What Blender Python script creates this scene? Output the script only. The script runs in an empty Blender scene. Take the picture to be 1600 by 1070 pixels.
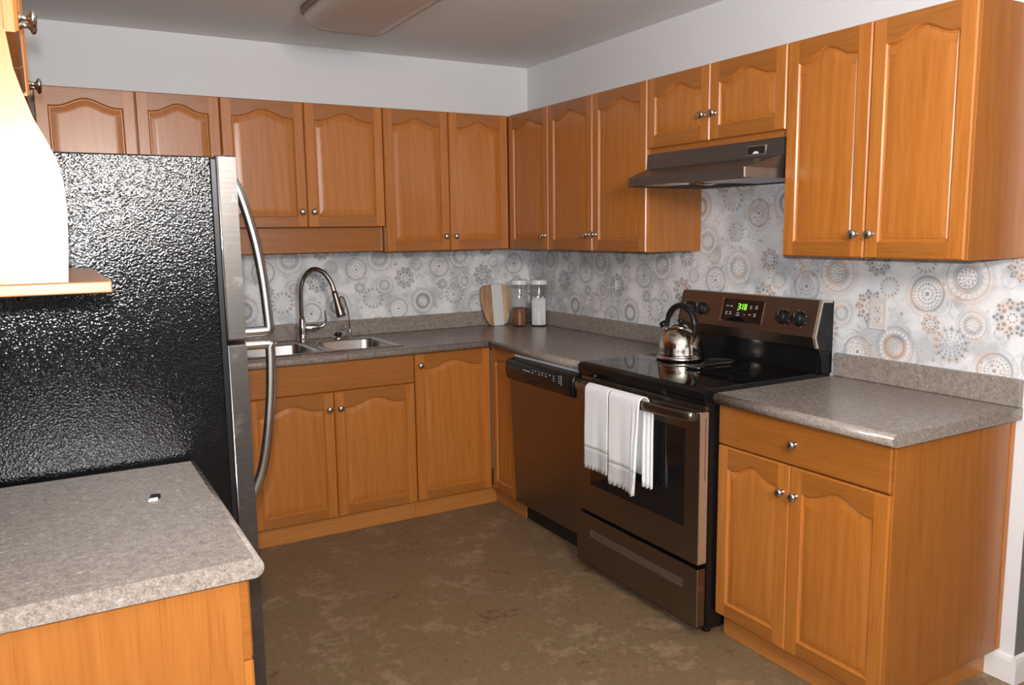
import bpy, bmesh, math, random
from mathutils import Vector, Matrix
random.seed(7)
PI = math.pi
S = bpy.context.scene
C = S.collection

# ------------------------------------------------------------------ camera
F, CX, CY, CZ, YAW, PITCH, ROLL = 1261.98, -2.6296, -4.3601, 1.4880, 0.5204, -0.1379, -0.0136
fw = Vector((math.sin(YAW)*math.cos(PITCH), math.cos(YAW)*math.cos(PITCH), math.sin(PITCH)))
rt = Vector((math.cos(YAW), -math.sin(YAW), 0)); up = rt.cross(fw)
c_, s_ = math.cos(ROLL), math.sin(ROLL)
r2 = rt*c_ + up*s_; u2 = up*c_ - rt*s_
cam = bpy.data.cameras.new('camera'); cam.sensor_width = 36; cam.lens = F/1600*36
cam.clip_start = .05
co = bpy.data.objects.new('camera', cam); C.objects.link(co); S.camera = co
M = Matrix((r2, u2, -fw)).transposed().to_4x4(); M.translation = Vector((CX, CY, CZ)); co.matrix_world = M

# ------------------------------------------------------------------ world, lights, exposure
w = bpy.data.worlds.new('world'); S.world = w; w.use_nodes = True
w.node_tree.nodes['Background'].inputs[0].default_value = (.8, .75, .7, 1)
w.node_tree.nodes['Background'].inputs[1].default_value = .05
S.view_settings.view_transform = 'Standard'; S.view_settings.look = 'None'
S.view_settings.gamma = 1; S.view_settings.use_curve_mapping = False
S.view_settings.exposure = 0.0

def lamp(name, kind, loc, energy, color, **k):
    l = bpy.data.lights.new(name, kind); l.energy = energy; l.color = color
    for a, b in k.items():
        if a != 'aim': setattr(l, a, b)
    o = bpy.data.objects.new(name, l); C.objects.link(o); o.location = loc
    if 'aim' in k:
        d = Vector(k['aim']) - Vector(loc); o.rotation_euler = d.to_track_quat('-Z', 'Y').to_euler()
    return o
# the camera's own flash, just above the lens
lamp('camera_flash', 'SPOT', Vector((CX, CY, CZ)) + u2*.085 + r2*-.02 + fw*.02, 180, (.93, .96, 1.0), shadow_soft_size=.02,
     spot_size=math.radians(125), spot_blend=.4, aim=Vector((CX, CY, CZ)) + fw*3 + up*.35)
# assumed warm light, unseen behind the camera, added as fill
lamp('assumed_warm_fill', 'AREA', (-2.2, -5.9, 2.30), 34, (1.0, .74, .52), shape='DISK', size=.5, aim=(-.2, -2.2, 1.5))
# unseen fill lights added for ambience: one thrown up at the ceiling, one frontal
lamp('ceiling_fill', 'AREA', (-2.0, -4.75, 1.95), 74, (.97, .96, .97), shape='DISK', size=.5, aim=(-1.7, -4.2, 2.46))
lamp('front_fill', 'AREA', (-1.2, -7.3, 1.5), 9, (.93, .97, 1.0), shape='RECTANGLE', size=2.0, size_y=1.2, aim=(-1.2, 0, 1.6))

# ------------------------------------------------------------------ node helpers
class G:
    def __init__(s, name):
        s.m = bpy.data.materials.new(name); s.m.use_nodes = True
        s.t = s.m.node_tree; s.n = s.t.nodes; s.b = s.n['Principled BSDF']
    def new(s, k, **a):
        x = s.n.new(k)
        for p, v in a.items(): setattr(x, p, v)
        return x
    def put(s, sock, v):
        if isinstance(v, bpy.types.NodeSocket): s.t.links.new(v, sock)
        else: sock.default_value = v
    def mth(s, op, a, b=None, c=None, clamp=False):
        x = s.new('ShaderNodeMath', operation=op, use_clamp=clamp); s.put(x.inputs[0], a)
        if b is not None: s.put(x.inputs[1], b)
        if c is not None: s.put(x.inputs[2], c)
        return x.outputs[0]
    def add(s, a, b): return s.mth('ADD', a, b)
    def sub(s, a, b): return s.mth('SUBTRACT', a, b)
    def mul(s, a, b): return s.mth('MULTIPLY', a, b)
    def mx(s, a, b): return s.mth('MAXIMUM', a, b)
    def less(s, v, e, soft):           # 1 where v<e, soft edge
        x = s.new('ShaderNodeMapRange', clamp=True); s.put(x.inputs[0], v)
        s.put(x.inputs[1], e-soft); s.put(x.inputs[2], e+soft); x.inputs[3].default_value = 1; x.inputs[4].default_value = 0
        return x.outputs[0]
    def xyz(s, v):
        x = s.new('ShaderNodeSeparateXYZ'); s.put(x.inputs[0], v); return x.outputs
    def vec(s, a, b, c):
        x = s.new('ShaderNodeCombineXYZ')
        for i, v in enumerate((a, b, c)): s.put(x.inputs[i], v)
        return x.outputs[0]
    def obj(s): return s.new('ShaderNodeTexCoord').outputs['Object']
    def pos(s): return s.new('ShaderNodeNewGeometry').outputs['Position']
    def mapv(s, v, scale=(1, 1, 1), loc=(0, 0, 0)):
        x = s.new('ShaderNodeMapping'); s.put(x.inputs[0], v); x.inputs['Scale'].default_value = scale
        x.inputs['Location'].default_value = loc; return x.outputs[0]
    def noise(s, v, sc, det=3, rough=.5, w=None, dist=0):
        x = s.new('ShaderNodeTexNoise', noise_dimensions='4D' if w is not None else '3D'); s.put(x.inputs['Vector'], v)
        x.inputs['Scale'].default_value = sc; x.inputs['Detail'].default_value = det
        x.inputs['Roughness'].default_value = rough; x.inputs['Distortion'].default_value = dist
        if w is not None: s.put(x.inputs['W'], w)
        return x.outputs['Fac']
    def vor(s, v, sc, feat='F1', rnd=1):
        x = s.new('ShaderNodeTexVoronoi', feature=feat); s.put(x.inputs['Vector'], v); x.inputs['Scale'].default_value = sc
        x.inputs['Randomness'].default_value = rnd; return x
    def ramp(s, f, stops):
        x = s.new('ShaderNodeValToRGB'); s.put(x.inputs[0], f); e = x.color_ramp.elements
        while len(e) < len(stops): e.new(.5)
        for i, (p, c) in enumerate(stops): e[i].position = p; e[i].color = (*c, 1)
        return x.outputs[0]
    def mix(s, f, a, b, mode='MIX'):
        x = s.new('ShaderNodeMix', data_type='RGBA', blend_type=mode); s.put(x.inputs[0], f)
        for i, v in ((6, a), (7, b)):
            s.put(x.inputs[i], (*v, 1) if isinstance(v, tuple) and len(v) == 3 else v)
        return x.outputs[2]
    def col(s, c): s.put(s.b.inputs['Base Color'], (*c, 1) if isinstance(c, tuple) else c); return s
    def set(s, **k):
        for a, v in k.items(): s.put(s.b.inputs[a.replace('_', ' ')], v)
        return s
    def bump(s, h, st, d=.001):
        x = s.new('ShaderNodeBump'); s.put(x.inputs['Height'], h); x.inputs['Strength'].default_value = st
        x.inputs['Distance'].default_value = d; s.t.links.new(x.outputs[0], s.b.inputs['Normal']); return s

def plain(name, c, rough=.5, metal=0, bump=None, **k):
    g = G(name); g.col(c).set(Roughness=rough, Metallic=metal, **k)
    o = g.obj(); n = g.noise(o, 60, 3)
    lo = tuple(x*.93 for x in c); hi = tuple(min(1, x*1.07) for x in c)
    g.col(g.ramp(n, [(.3, lo), (.7, hi)]))
    if bump: g.bump(g.noise(o, bump[0], 4), bump[1], .001)
    return g.m

def wood(name, horiz=False, dark=1.0, tint=(1, 1, 1)):
    g = G(name); o = g.obj(); r = g.new('ShaderNodeObjectInfo').outputs['Random']; w4 = g.mul(r, 37.0)
    sc = (1.6, 1.6, 26) if horiz else (22, 22, 1.3)
    v = g.mapv(o, sc)
    n1 = g.noise(v, 1.6, 4, .6, w4, .6)
    sc2 = (9, 9, 300) if horiz else (260, 260, 7)
    n2 = g.noise(g.mapv(o, sc2), 1.0, 3, .6, w4)
    wv = g.new('ShaderNodeTexWave', wave_type='BANDS', bands_direction='Z' if horiz else 'DIAGONAL')
    g.put(wv.inputs['Vector'], g.mapv(o, (1, 1, 9) if horiz else (7, 7, .45))); wv.inputs['Scale'].default_value = 2.2
    wv.inputs['Distortion'].default_value = 9; wv.inputs['Detail'].default_value = 3; wv.inputs['Detail Scale'].default_value = .8
    g.put(wv.inputs['Phase Offset'], g.mul(r, 40.0))
    f = g.add(g.add(g.mul(n1, .62), g.mul(n2, .30)), g.mul(wv.outputs['Fac'], .08))
    f = g.add(f, g.mul(g.sub(r, .5), .12))
    k = dark*.87
    a, b, c = [tuple(x*k*t for x, t in zip(q, tint)) for q in ((.36, .110, .015), (.46, .155, .024), (.55, .200, .036))]
    col = g.ramp(f, [(.22, a), (.5, b), (.78, c)])
    pores = g.ramp(n2, [(.34, (.74, .68, .6)), (.44, (1, 1, 1))])
    col = g.mix(.55, col, pores, 'MULTIPLY')
    g.col(col).set(Roughness=.36, Coat_Weight=.25, Coat_Roughness=.22)
    g.bump(n2, .10, .0006)
    return g.m

W_V = wood('oak_vertical'); W_H = wood('oak_horizontal', True, .74)
W_P = wood('oak_panel', False, .80, (1, 1.0, 1.1)); W_T = wood('maple_toe_board', True, 1.05, (1.0, 1.12, 1.5))
NICKEL = plain('brushed_nickel', (.56, .53, .48), .26, 1)
CHROME = plain('chrome', (.62, .60, .58), .09, 1)
STEEL_D = G('dark_stainless'); _v = STEEL_D.noise(STEEL_D.mapv(STEEL_D.obj(), (3, 3, 500)), 1, 2)
STEEL_D.col(STEEL_D.ramp(_v, [(.3, (.215, .180, .152)), (.7, (.275, .233, .198))])).set(Metallic=1.0, Roughness=.33).bump(_v, .05, .0004); STEEL_D = STEEL_D.m
STEEL = G('brushed_stainless'); _v = STEEL.noise(STEEL.mapv(STEEL.obj(), (500, 3, 3)), 1, 2)
STEEL.col(STEEL.ramp(_v, [(.3, (.50, .49, .47)), (.7, (.60, .58, .56))])).set(Metallic=1.0, Roughness=.25); STEEL = STEEL.m
FR_STEEL = G('fridge_stainless'); _o = FR_STEEL.obj(); _v = FR_STEEL.noise(FR_STEEL.mapv(_o, (3, 3, 300)), 1, 2); _s = FR_STEEL.noise(_o, 9, 5, .7)
FR_STEEL.col(FR_STEEL.mix(FR_STEEL.ramp(_s, [(.60, (0, 0, 0)), (.78, (.5, .5, .5))]), FR_STEEL.ramp(_v, [(.3, (.095, .085, .076)), (.7, (.125, .113, .102))]), (.36, .35, .33))).set(Metallic=.85, Roughness=.34); FR_STEEL = FR_STEEL.m
BLACK = plain('black_plastic', (.009, .009, .010), .32, Specular_IOR_Level=.35)
BLACK_M = plain('matte_black', (.008, .008, .009), .6)
BLACK_G = plain('black_glass', (.006, .006, .007), .04, 0, Specular_IOR_Level=.6)
BLACK_E = plain('black_enamel', (.006, .006, .0065), .14, Specular_IOR_Level=.3)
WHITE = plain('white_plastic', (.72, .72, .71), .4)
GREYMARK = plain('grey_marking', (.42, .42, .43), .5)
HOOD_M = G('hood_bronze_steel'); _v = HOOD_M.noise(HOOD_M.mapv(HOOD_M.obj(), (3, 3, 400)), 1, 2)
HOOD_M.col(HOOD_M.ramp(_v, [(.3, (.16, .135, .118)), (.7, (.20, .170, .150))])).set(Metallic=.9, Roughness=.38); HOOD_M = HOOD_M.m
WHITE_STEEL = plain('white_enamel_strip', (.55, .56, .57), .35)

def mat_black_textured():
    g = G('black_textured_side'); o = g.obj()
    v1 = g.vor(o, 185).outputs['Distance']; n = g.noise(o, 210, 2, .5); n3 = g.noise(o, 26, 3)
    h = g.add(g.mul(v1, .8), g.mul(n, .9))
    n4 = g.noise(o, 3.5, 5, .65)
    g.col(g.ramp(n4, [(.4, (.003, .003, .0035)), (.75, (.008, .008, .009))]))
    g.set(Roughness=g.add(g.mul(n3, .05), .055), Specular_IOR_Level=.42)
    g.bump(h, .6, .00105); return g.m
FR_SIDE = mat_black_textured()

def mat_counter():
    g = G('speckled_laminate'); o = g.pos()
    n = g.noise(o, 260, 3, .7); n2 = g.noise(o, 75, 4, .6); v = g.vor(o, 330).outputs['Distance']
    c = g.ramp(g.add(g.mul(n, .6), g.mul(n2, .4)), [(.34, (.130, .103, .084)), (.5, (.245, .205, .174)), (.66, (.37, .322, .280))])
    c = g.mix(g.ramp(v, [(.10, (.6, .6, .6)), (.22, (0, 0, 0))]), c, (.10, .085, .07))
    g.col(c).set(Roughness=g.add(.19, g.mul(n2, .12)), Specular_IOR_Level=.5); return g.m
COUNTER = mat_counter()

def mat_floor():
    g = G('mottled_vinyl'); o = g.pos()
    v = g.new('ShaderNodeVectorMath', operation='ADD'); g.put(v.inputs[0], o)
    nn = g.new('ShaderNodeTexNoise'); g.put(nn.inputs['Vector'], o); nn.inputs['Scale'].default_value = 5; nn.inputs['Detail'].default_value = 4
    s = g.new('ShaderNodeVectorMath', operation='SCALE'); g.put(s.inputs[0], nn.outputs['Color']); s.inputs['Scale'].default_value = .35
    g.put(v.inputs[1], s.outputs[0])
    a = g.noise(v.outputs[0], 5.5, 8, .66, dist=.3); b = g.noise(o, 26, 6, .7, dist=.3)
    f = g.add(g.mul(a, .66), g.mul(b, .34))
    c = g.ramp(f, [(.36, (.115, .068, .034)), (.45, (.215, .140, .075)), (.50, (.165, .118, .060)), (.55, (.235, .155, .090)), (.64, (.31, .225, .135))])
    # faint tile joints of the sheet pattern
    g.col(c).set(Roughness=.42, Specular_IOR_Level=.35).bump(b, .10, .001); return g.m
FLOOR = mat_floor()

def mat_paint(name, c, bump=.12):
    g = G(name); o = g.pos(); n = g.noise(o, 140, 3); n2 = g.noise(o, 1.3, 2)
    g.col(g.ramp(n2, [(.3, tuple(x*.97 for x in c)), (.7, c)])).set(Roughness=.7).bump(n, bump, .001); return g.m
PAINT = mat_paint('white_wall_paint', (.66, .665, .67))
CEIL = mat_paint('ceiling_paint', (.77, .79, .79), .4)
GREYP = mat_paint('grey_wall_paint', (.16, .155, .15))
TRIMP = mat_paint('white_trim_paint', (.74, .73, .71), .05)

# wallpaper: medallions laid out in a repeating sheet, on the wall between counter and cabinets
def mat_wallpaper(masked=True):
    g = G('medallion_wallpaper' if not masked else 'wall_with_wallpaper')
    P = g.xyz(g.pos()); T = .51; TZ = .53
    y_, x_, z_ = P[1], P[0], P[2]
    onright = g.mth('GREATER_THAN', x_, -.012)
    u = g.mth('SUBTRACT', x_, y_)
    u = g.add(u, g.mul(onright, .292))
    u_r = g.mul(y_, -1.0)
    z = g.add(z_, g.mul(onright, .033))
    wob = g.noise(g.pos(), 5, 2); u = g.add(u, g.mul(g.sub(wob, .5), .02))
    def wrap(v, c, L):
        a = g.mth('ADD', v, L/2 - c); a = g.mth('FLOORED_MODULO', a, L); return g.mth('SUBTRACT', a, L/2)
    def ring(r, r0, wd, a=1.0):
        return g.mul(g.less(g.mth('ABSOLUTE', g.sub(r, r0)), wd*.5, wd*.35), a)
    def dots(r, th, r0, n, sz, a=1.0, ph=0.0):
        q = g.mth('FRACT', g.add(g.mul(th, n/(2*PI)), ph+100)); q = g.mul(g.sub(q, .5), 2*PI/n*r0)
        d2 = g.add(g.mth('POWER', g.mth('ABSOLUTE', g.sub(r, r0)), 2.0), g.mul(q, q))
        return g.mul(g.less(g.mth('SQRT', d2), sz, sz*.4), a)
    def petals(r, th, r0, r1, n, a=1.0, wd=.5):
        q = g.mth('ABSOLUTE', g.sub(g.mth('FRACT', g.add(g.mul(th, n/(2*PI)), 100.0)), .5))
        m = g.less(q, wd*.25, .08); m = g.mul(m, g.less(r, r1, .0015)); m = g.mul(m, g.sub(1.0, g.less(r, r0, .0015))); return g.mul(m, a)
    ink = None; wash = None; pearl = None
    def acc(o, v): return v if o is None else g.mx(o, v)
    def med(cu, cz, R, kind):
        nonlocal ink, wash, pearl
        a, b = wrap(u, cu, T), wrap(z, cz, TZ)
        r = g.mth('SQRT', g.add(g.mul(a, a), g.mul(b, b))); r = g.mth('DIVIDE', r, R); r = g.mul(r, .06)
        th = g.mth('ARCTAN2', b, a)
        if kind == 'A':
            ink = acc(ink, g.less(r, .0065, .0015)); ink = acc(ink, dots(r, th, .018, 12, .0026, .8)); ink = acc(ink, dots(r, th, .031, 20, .0028, .8))
            ink = acc(ink, dots(r, th, .043, 24, .0024, .65)); ink = acc(ink, ring(r, .054, .004, .6)); wash = acc(wash, ring(r, .054, .014, .8)); wash = acc(wash, ring(r, .071, .006, .5))
        if kind == 'B':
            ink = acc(ink, petals(r, th, .004, .016, 8, .8)); ink = acc(ink, dots(r, th, .022, 12, .003, .75)); ink = acc(ink, ring(r, .030, .003, .7)); wash = acc(wash, ring(r, .036, .016, 1.0))
            ink = acc(ink, ring(r, .060, .003, .6)); wash = acc(wash, ring(r, .050, .020, .6)); pearl = acc(pearl, dots(r, th, .050, 20, .0055)); wash = acc(wash, ring(r, .070, .016, .45))
        if kind == 'C':
            ink = acc(ink, petals(r, th, .005, .014, 10, .7)); ink = acc(ink, dots(r, th, .020, 14, .0025, .7)); ink = acc(ink, ring(r, .030, .009, .75)); wash = acc(wash, ring(r, .034, .02, 1.0))
            pearl = acc(pearl, dots(r, th, .045, 22, .0045)); wash = acc(wash, ring(r, .050, .018, .7)); ink = acc(ink, ring(r, .059, .003, .55)); ink = acc(ink, dots(r, th, .066, 40, .0016, .5))
        if kind == 'D':
            for rr, n, sz, am in ((.006, 5, .002, .7), (.014, 10, .0022, .7), (.024, 12, .003, .65), (.035, 14, .0036, .6), (.047, 14, .0048, .8), (.056, 14, .003, .6)):
                ink = acc(ink, dots(r, th, rr, n, sz, am, .5*(n % 4 == 0)))
            wash = acc(wash, ring(r, .047, .014, .5))
        if kind == 'E':
            for rr, n, sz, am in ((.012, 8, .003, .9), (.030, 9, .006, .95), (.044, 18, .004, .9), (.052, 9, .0055, .9)):
                m = dots(r, th, rr, n, sz, am); ink = acc(ink, m)
            wash = acc(wash, ring(r, .035, .03, .7))
    med(.400, 1.284, .066, 'A'); med(.030, 1.345, .074, 'B'); med(.290, 1.086, .074, 'C'); med(.495, 1.118, .066, 'D')
    med(.255, 1.300, .040, 'D'); med(.420, 1.180, .036, 'E'); med(.055, 1.190, .046, 'B'); med(.390, 1.395, .044, 'D')
    med(.135, 1.050, .062, 'A'); med(.180, 1.225, .066, 'E'); med(.205, 1.385, .050, 'E'); med(.345, 1.460, .062, 'B'); med(.520, 1.500, .048, 'D')
    # small filler blossoms and hairline leaves
    sv = g.vor(g.vec(u, z, 0.0), 26).outputs['Distance']; fl = g.ramp(sv, [(.13, (1, 1, 1)), (.19, (0, 0, 0))])
    gate = g.ramp(g.noise(g.vec(u, z, 3.0), 9, 2), [(.44, (0, 0, 0)), (.52, (1, 1, 1))])
    ink = g.mx(ink, g.mul(g.mul(fl, gate), .6))
    lv = g.vor(g.vec(u, z, 1.0), 38, 'DISTANCE_TO_EDGE').outputs['Distance']; ll = g.ramp(lv, [(.0, (1, 1, 1)), (.045, (0, 0, 0))])
    gate2 = g.ramp(g.noise(g.vec(u, z, 9.0), 7, 2), [(.54, (0, 0, 0)), (.62, (1, 1, 1))])
    ink = g.mx(ink, g.mul(g.mul(ll, gate2), .42))
    # faint background rosettes behind the main medallions
    bv = g.vor(g.vec(g.add(u, .013), z, 4.0), 10.5, 'F1', .8).outputs['Distance']
    br = g.mth('SINE', g.mul(bv, 46.0)); bt = g.vor(g.vec(u, z, 7.0), 62).outputs['Distance']
    bw = g.mul(g.ramp(br, [(.35, (0, 0, 0)), (.8, (1, 1, 1))]), g.less(bv, .46, .05))
    wash = g.mx(wash, g.mul(bw, .48)); ink = g.mx(ink, g.mul(g.mul(bw, g.ramp(bt, [(.24, (1, 1, 1)), (.36, (0, 0, 0))])), .62))
    ink = g.mul(ink, g.add(.50, g.mul(g.noise(g.pos(), 30, 3), .7)))
    warmw = g.add(.25, g.mul(onright, g.mth('MULTIPLY', g.mth('SUBTRACT', u_r, .9), .75, clamp=True)))  # warm tint weaker on the far walls: their dimmer light put into the colour
    big = g.noise(g.vec(u, z, 5.0), 6.5, 3, .6)
    warm = g.mul(g.ramp(g.noise(g.vec(u, z, 15.0), 10, 3), [(.45, (0, 0, 0)), (.58, (1, 1, 1))]), warmw)
    base = g.ramp(big, [(.33, (.76, .76, .76)), (.48, (.70, .705, .71)), (.60, (.50, .51, .53))])
    wcol = g.mix(warm, (.34, .35, .37), (.60, .44, .33)); icol = g.mix(warm, (.14, .145, .155), (.36, .20, .12))
    c = g.mix(g.mul(wash, .70), base, wcol); c = g.mix(pearl if pearl else 0.0, c, (.70, .70, .69)); c = g.mix(g.mul(ink, g.sub(1.0, pearl)), c, icol)
    if masked:
        m = g.mul(g.mth('GREATER_THAN', z_, .9), g.mth('LESS_THAN', z_, 2.0)); m = g.mul(m, g.mth('GREATER_THAN', y_, -2.995))
        c = g.mix(m, (.66, .665, .67), c)
    g.col(c).set(Roughness=.62); g.bump(g.noise(g.pos(), 300, 2), .08, .0006)
    return g.m
WALLP = mat_wallpaper(True); PAPER = mat_wallpaper(False)

# ------------------------------------------------------------------ mesh helpers
class MB:
    def __init__(s, *mats): s.bm = bmesh.new(); s.mats = list(mats)
    def quadface(s, vs, mi=0, smooth=False):
        try: f = s.bm.faces.new(vs)
        except ValueError: return None
        f.material_index = mi; f.smooth = smooth; return f
    def box(s, x0, x1, y0, y1, z0, z1, bev=0, mi=0, seg=2, M=None):
        b = bmesh.new(); bmesh.ops.create_cube(b, size=1)
        for v in b.verts: v.co = Vector(((x0+x1)/2 + v.co.x*(x1-x0), (y0+y1)/2 + v.co.y*(y1-y0), (z0+z1)/2 + v.co.z*(z1-z0)))
        if bev: bmesh.ops.bevel(b, geom=b.edges[:], offset=bev, segments=seg, affect='EDGES', profile=.5)
        s.merge(b, mi, M); return s
    def merge(s, b, mi=0, M=None, smooth=None):
        mp = {}
        for v in b.verts: mp[v] = s.bm.verts.new(M @ v.co if M else v.co)
        for f in b.faces:
            n = s.quadface([mp[v] for v in f.verts], mi)
            if n: n.smooth = f.smooth if smooth is None else smooth
        b.free()
    def poly_prism(s, pts, a, b, axis, mi=0, smooth=False):   # pts 2-D outline, extruded from a to b along axis
        def P(p, t):
            return Vector({0: (t, p[0], p[1]), 1: (p[0], t, p[1]), 2: (p[0], p[1], t)}[axis])
        A = [s.bm.verts.new(P(p, a)) for p in pts]; B = [s.bm.verts.new(P(p, b)) for p in pts]
        s.quadface(A, mi); s.quadface(B[::-1], mi); n = len(pts)
        for i in range(n): s.quadface([A[i], A[(i+1) % n], B[(i+1) % n], B[i]], mi, smooth)
        return s
    def loops(s, L, mi=0, smooth=True, closed=True, cap0=False, cap1=False):
        V = [[s.bm.verts.new(p) for p in l] for l in L]
        for a, b in zip(V, V[1:]):
            n = len(a)
            for i in range(n if closed else n-1): s.quadface([a[i], a[(i+1) % n], b[(i+1) % n], b[i]], mi, smooth)
        if cap0: s.quadface(V[0][::-1], mi)
        if cap1: s.quadface(V[-1], mi)
        return V
    def lathe(s, prof, c=(0, 0, 0), seg=24, axis='z', mi=0, d=None):
        c = Vector(c); d = Vector(d).normalized() if d else Vector({'z': (0, 0, 1), 'x': (1, 0, 0), 'y': (0, 1, 0)}[axis])
        a = d.orthogonal().normalized(); b = d.cross(a)
        L = [[c + d*h + (a*math.cos(t) + b*math.sin(t))*max(r, 1e-5) for t in [2*PI*i/seg for i in range(seg)]] for r, h in prof]
        s.loops(L, mi, True, True, prof[0][0] > 1e-4, prof[-1][0] > 1e-4); return s
    def tube(s, pts, r, seg=12, mi=0, flat=None):
        pts = [Vector(p) for p in pts]; n = len(pts); L = []; ref = None
        for i, p in enumerate(pts):
            t = (pts[min(i+1, n-1)] - pts[max(i-1, 0)]).normalized()
            if ref is None: ref = t.orthogonal().normalized() if flat is None else Vector(flat)
            a = (ref - t*ref.dot(t)).normalized(); b = t.cross(a); ref = a
            rr = r[i] if isinstance(r, (list, tuple)) else r
            ra, rb = rr if isinstance(rr, tuple) else (rr, rr)
            L.append([p + a*math.cos(q)*ra + b*math.sin(q)*rb for q in [2*PI*k/seg for k in range(seg)]])
        s.loops(L, mi, True, True, True, True); return s
    def build(s, name, parent=None, origin=None, recalc=True):
        bmesh.ops.remove_doubles(s.bm, verts=s.bm.verts[:], dist=1e-6)
        if recalc: bmesh.ops.recalc_face_normals(s.bm, faces=s.bm.faces[:])
        if parent is not None: O = ORG[parent]
        elif origin is not None: O = Vector(origin)
        else:
            xs = [v.co for v in s.bm.verts]
            O = Vector(((min(v.x for v in xs)+max(v.x for v in xs))/2, (min(v.y for v in xs)+max(v.y for v in xs))/2, min(v.z for v in xs)))
        for v in s.bm.verts: v.co -= O
        me = bpy.data.meshes.new(name); s.bm.to_mesh(me); s.bm.free()
        for m in s.mats: me.materials.append(m)
        o = bpy.data.objects.new(name, me); C.objects.link(o)
        if parent is not None: o.parent = parent
        else: o.location = O
        ORG[o] = O.copy(); return o
ORG = {}
def tag(o, label, cat, group=None):
    o['label'] = label; o['category'] = cat
    if group: o['group'] = group
    return o
def struct(o): o['kind'] = 'structure'; return o
def thing(name, loc, label, cat, group=None):
    o = bpy.data.objects.new(name, None); C.objects.link(o); o.location = loc; o.empty_display_size = .05
    ORG[o] = Vector(loc); return tag(o, label, cat, group)
def arc(cx, cy, r, a0, a1, n): return [(cx + r*math.cos(a0+(a1-a0)*i/n), cy + r*math.sin(a0+(a1-a0)*i/n)) for i in range(n+1)]
def bez(p, n):
    p = [Vector(q) for q in p]; out = []
    for i in range(n+1):
        t = i/n; q = p[:]
        while len(q) > 1: q = [a.lerp(b, t) for a, b in zip(q, q[1:])]
        out.append(q[0])
    return out
def smooth_path(P, n=8):      # Catmull-Rom
    P = [Vector(p) for p in P]; Q = [P[0]*2-P[1]] + P + [P[-1]*2-P[-2]]; out = []
    for i in range(1, len(Q)-2):
        for k in range(n):
            t = k/n; a, b, c, d = Q[i-1:i+3]
            out.append(.5*((2*b) + (c-a)*t + (2*a-5*b+4*c-d)*t*t + (3*b-a-3*c+d)*t**3))
    out.append(P[-1]); return out

# ------------------------------------------------------------------ room
XL = -2.975; ZC = 2.461; YE = -3.03; YB = -7.4; XR = 3.2
def rm(name, x0, x1, y0, y1, z0, z1, m):
    return struct(MB(m).box(x0, x1, y0, y1, z0, z1).build(name, origin=(0, 0, 0)))
rm('floor', XL-.1, XR+.1, YB-.1, .1, -.06, 0, FLOOR)
rm('ceiling', XL-.1, XR+.1, YB-.1, .1, ZC, ZC+.06, CEIL)
rm('wall_back', XL-.1, .1, 0, .1, 0, ZC, WALLP)
rm('wall_right', 0, .1, YE, 0, 0, ZC, WALLP)
rm('wall_left', XL-.1, XL, YB, 0, 0, ZC, PAINT)
rm('wall_hall', .0015, XR, YE-.002, YE+.1, 0, ZC, GREYP)
TAN = mat_paint('tan_wall_paint', (.26, .22, .18))
rm('wall_front', XL-.1, XR+.1, YB-.1, YB, 0, ZC, TAN)
rm('wall_far_right', XR, XR+.1, YB, YE+.1, 0, ZC, TAN)
def base_prof(): return [(0, 0), (.013, 0), (.013, .075), (.010, .088), (.004, .094), (0, .094)]
b = MB(TRIMP); b.poly_prism([(-p, z) for p, z in base_prof()], YE-.002, -2.942, 1)
struct(b.build('baseboard_right', origin=(0, 0, 0)))
b = MB(TRIMP); b.poly_prism([(YE-.002-p, z) for p, z in base_prof()], -.013, XR, 0)
struct(b.build('baseboard_hall', origin=(0, 0, 0)))

# ------------------------------------------------------------------ cabinet doors and knobs
def frame3(O, side):
    U, N = {'back': (Vector((1, 0, 0)), Vector((0, -1, 0))), 'right': (Vector((0, -1, 0)), Vector((-1, 0, 0))), 'left': (Vector((0, 1, 0)), Vector((1, 0, 0)))}[side]
    O = Vector(O); return (lambda u, v, d=0: O + U*u + Vector((0, 0, v)) + N*d), N
KNOB = {}
def knob(parent, p, N):
    key = tuple(N)
    if key not in KNOB:
        m = MB(NICKEL); m.lathe([(.009, 0), (.009, .002), (.0055, .004), (.005, .014), (.008, .017), (.0148, .020), (.0155, .023), (.0135, .027), (.007, .0295), (0, .030)], (0, 0, 0), 20, d=N)
        ORG[None] = Vector(); me_o = m.build('knob', origin=(0, 0, 0)); me = me_o.data; bpy.data.objects.remove(me_o); KNOB[key] = me
    o = bpy.data.objects.new('knob', KNOB[key]); C.objects.link(o); o.parent = parent; o.location = Vector(p) - ORG[parent]; ORG[o] = Vector(p); return o

def inset(poly, d):
    n = len(poly); out = []
    for i in range(n):
        p0, p1, p2 = poly[i-1], poly[i], poly[(i+1) % n]
        e1 = (Vector(p1)-Vector(p0)); e2 = (Vector(p2)-Vector(p1))
        if e1.length < 1e-7: e1 = e2
        if e2.length < 1e-7: e2 = e1
        e1.normalize(); e2.normalize()
        n1 = Vector((-e1.y, e1.x)); n2 = Vector((-e2.y, e2.x)); b_ = (n1+n2)
        if b_.length < 1e-6: b_ = n1
        b_.normalize(); k = d/max(.5, b_.dot(n1)); q = Vector(p1) + b_*k; out.append((q.x, q.y))
    return out

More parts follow.
